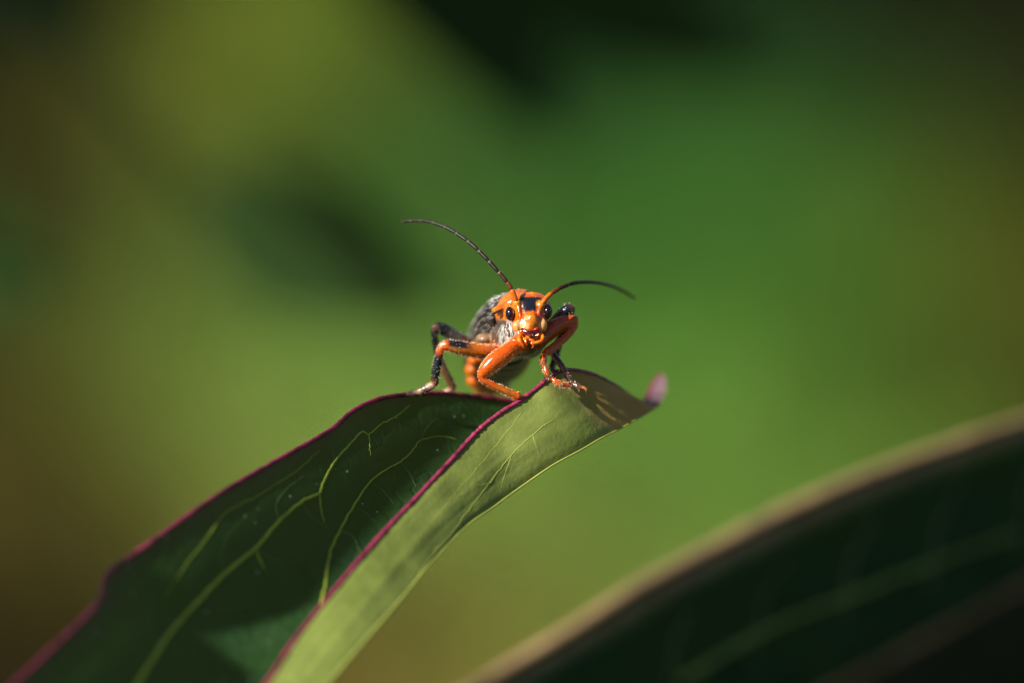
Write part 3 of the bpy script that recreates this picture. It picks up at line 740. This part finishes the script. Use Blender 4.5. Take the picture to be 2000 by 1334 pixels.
# eyes
for c, r, tl in ((Q(996.5, 613, 2), (9.2, 14.4, 15), 0.15), (Q(1069, 609, 4), (9.6, 15, 15), -0.15)):
    rot = Matrix.Rotation(tl, 3, 'Z')
    V, F = ellipsoid(c, r, rot, 40, 26); mesh_obj('eye', V, F, MT['eye'], beetle)

# wing cases
WAX = [(1006, 626, 96, 44, 34), (1003, 628, 112, 57, 50), (1000, 630, 140, 64, 58), (992, 641, 215, 66, 60), (982, 656, 300, 65, 58), (970, 675, 390, 60, 52), (962, 692, 450, 46, 40), (958, 704, 482, 22, 20)]
WS = smooth_path(WAX, 6)
for sgn in (-1, 1):
    V = []; nA = 22
    for a in WS:
        c = Q(*a[:3])
        for k in range(nA + 1):
            th = math.radians(88 - 118 * k / nA) if sgn > 0 else math.radians(92 + 118 * k / nA)
            V.append(c + Vector((math.cos(th) * a[3], math.sin(th) * a[4], 0)))
    n0 = len(V); cc = sum(V, Vector()) / n0
    inner = []
    for i, a in enumerate(WS):
        c = Q(*a[:3])
        for k in range(nA + 1): v = V[i * (nA + 1) + k]; inner.append(c + (v - c) * 0.95)
    F = grid_faces(len(WS), nA + 1); m = nA + 1; nR = len(WS)
    F2 = [tuple(n0 + q for q in reversed(f)) for f in F]
    bd = [k for k in range(m)] + [i * m + nA for i in range(1, nR)] + [(nR - 1) * m + k for k in range(nA - 1, -1, -1)] + [i * m for i in range(nR - 2, 0, -1)]
    F3 = [(bd[i], bd[(i + 1) % len(bd)], n0 + bd[(i + 1) % len(bd)], n0 + bd[i]) for i in range(len(bd))]
    AV = V + inner
    Cw = []
    for q, v in enumerate(AV):
        k = (q % n0) % m / nA
        Cw.append(lerp3((0.010, 0.009, 0.010), (0.035, 0.024, 0.016), sstep(0.55, 1, k)))
    mesh_obj('wing_case', AV, F + F2 + F3, MT['case'], beetle, Cw)
    if sgn < 0: WV = V

# antennae: ring by ring
def antenna(pts, cols):
    fine = smooth_path(pts, 24); P = [Q(*f[:3]) for f in fine]
    L = [0]
    for i in range(1, len(P)): L.append(L[-1] + (P[i] - P[i - 1]).length)
    tot = L[-1]
    def at(s):
        s = min(max(s, 0), tot)
        for i in range(1, len(P)):
            if L[i] >= s: return P[i - 1].lerp(P[i], (s - L[i - 1]) / max(1e-6, L[i] - L[i - 1]))
        return P[-1]
    fr = [0, .085, .135, .215, .305, .40, .495, .59, .685, .775, .865, .94, 1.0]
    root = None
    for k in range(12):
        s0, s1 = fr[k] * tot, fr[k + 1] * tot; n = 10
        r = 4.6 - 1.7 * k / 11; path = [at(s0 + (s1 - s0) * i / n) for i in range(n + 1)]
        rr = [r * (0.62 + 0.38 * sstep(0, 0.25, i / n)) * (1.08 if i in (8, 9) else 1) * (0.78 if i == n else 1) for i in range(n + 1)]
        V, F = tube(path, rr, 10); dk = cols(k)
        C = [lerp3(dk, (0.30, 0.24, 0.22), 0.75 * sstep(0.88, 1.0, (q // 10) / n) if k > 1 else 0) for q in range((n + 1) * 10)] + [dk, (0.3, .24, .22) if k > 1 else dk]
        if root is None: root = mesh_obj('antenna', V, F, MT['antenna'], beetle, C)
        else: mesh_obj('antenna_segment', V, F, MT['antenna'], root, C)
acol = lambda k: [(0.60, 0.13, 0.006), (0.14, 0.035, 0.008), (0.05, 0.015, 0.008)][k] if k < 3 else (0.014, 0.009, 0.007)
antenna([(1010, 592, -8), (1003, 574, -12), (991, 552, -10), (968, 525, -2), (945, 500, 10), (922, 478, 24), (895, 458, 42), (868, 443, 62), (838, 433, 84), (812, 431, 104), (787, 433, 124)], acol)
antenna([(1057, 596, -6), (1068, 581, 0), (1083, 569, 14), (1100, 560, 34), (1121, 553, 62), (1145, 551, 110), (1170, 553, 165), (1195, 559, 225), (1218, 569, 280), (1239, 583, 330)], acol)

# bristles: golden on the orange parts, silver on thorax and wing cases
def hairs(name, pts, nrm, cols, lens, parent, rad=0.55, lean=None, seed=1):
    r = random.Random(seed); V = []; F = []; C = []
    for p, n, c, l in zip(pts, nrm, cols, lens):
        n = Vector(n) + Vector((r.gauss(0, .25), r.gauss(0, .25), r.gauss(0, .25)))
        if lean is not None: n = n + Vector(lean)
        n.normalize(); a = n.orthogonal().normalized(); b = n.cross(a); p = Vector(p) - n * 0.5
        k = len(V)
        for q in range(3): V.append(p + (a * math.cos(q * 2.094) + b * math.sin(q * 2.094)) * rad)
        V.append(p + n * l + Vector((0, -0.12, 0)) * l); F += [(k, k + 1, k + 3), (k + 1, k + 2, k + 3), (k + 2, k, k + 3)]; C += [c] * 4
    o = mesh_obj(name, V, F, MT['hair'], parent, C, smooth=False); o['kind'] = 'stuff'; return o
idx = np.random.choice(len(BV), 15000, replace=False)
P_, N_, C_, L_ = [], [], [], []
for i in idx:
    v = BV[i]; x, y = to_px(v); z = -v[2]
    if z > 300 or (z > 120 and 920 < x < 1060): continue
    c = BC[i]; orange = c[0] > 0.25
    if random.random() < (0.45 if orange else 0.75): continue
    chest = 968 < x < 1016 and 620 < y < 668 and 10 < z < 110
    if z < 60 and 985 < x < 1080 and 575 < y < 690 and not chest and random.random() < 0.75: continue
    if chest: continue
    elif orange: col = (0.80, 0.34, 0.04); l = random.uniform(2, 4.5)
    else: col = (0.55, 0.45, 0.38); l = random.uniform(3, 7)
    P_.append(v); N_.append(BN[i]); C_.append(col); L_.append(l)
hairs('hair', P_, N_, C_, L_, beetle, 0.5, (0, -0.35, -0.2))
P_, N_, C_, L_ = [], [], [], []
for i in np.random.choice(len(BV), 60000):
    v = BV[i]; x, y = to_px(v); z = -v[2]
    if 976 < x < 1014 and 622 + max(0, 995 - x) * 0.5 < y < 668 and 5 < z < 100 and len(P_) < 120:
        P_.append(v); N_.append(BN[i]); C_.append((0.88, 0.84, 0.78)); L_.append(random.uniform(9, 20))
hairs('hair', P_, N_, C_, L_, beetle, 1.3, (0.7, -1.8, 0.2), 5)
P_, N_, C_, L_ = [], [], [], []
rr_ = random.Random(9)
for i in range(430):
    a = rr_.random() * (len(WS) - 2); k = rr_.random() ** 1.7 * 21.9; ii, kk = int(a), int(k); fa, fk = a - ii, k - kk; m = 23
    p = WV[ii * m + kk].lerp(WV[ii * m + kk + 1], fk).lerp(WV[(ii + 1) * m + kk].lerp(WV[(ii + 1) * m + kk + 1], fk), fa)
    c = Q(*WS[ii][:3]); n = (p - c); n.z = 4; n.normalize()
    P_.append(p); N_.append(n); C_.append((0.75, 0.70, 0.66) if k < 9 else (0.36, 0.32, 0.29)); L_.append(rr_.uniform(6, 12))  # hairs near the top painted lighter as glints
hairs('hair', P_, N_, C_, L_, beetle, 0.95, (-0.5, -1.0, -0.5), 6)

# stiff bristles, coloured pale to stand in for highlight glints on legs and feet
P_, N_, C_, L_ = [], [], [], []
for i in np.random.choice(len(BV), 45000):
    v = BV[i]; x, y = to_px(v); z = -v[2]; e = BN[i][2]
    if 845 < x < 1004 and 664 < y < 785 and z < 90 and -0.35 < e < 0.55 and len(P_) < 900 and (BC[i][0] > 0.2 or random.random() < 0.3):
        P_.append(v); N_.append(BN[i]); C_.append((0.95, 0.72, 0.42)); L_.append(random.uniform(2.5, 5.5))
    elif 1054 < x < 1125 and 690 < y < 766 and z < 40 and random.random() < 0.16:
        P_.append(v); N_.append(BN[i]); C_.append((0.95, 0.75, 0.50)); L_.append(random.uniform(3, 6.5))
hairs('hair', P_, N_, C_, L_, beetle, 0.55, (0, -0.6, 0.1), 8)
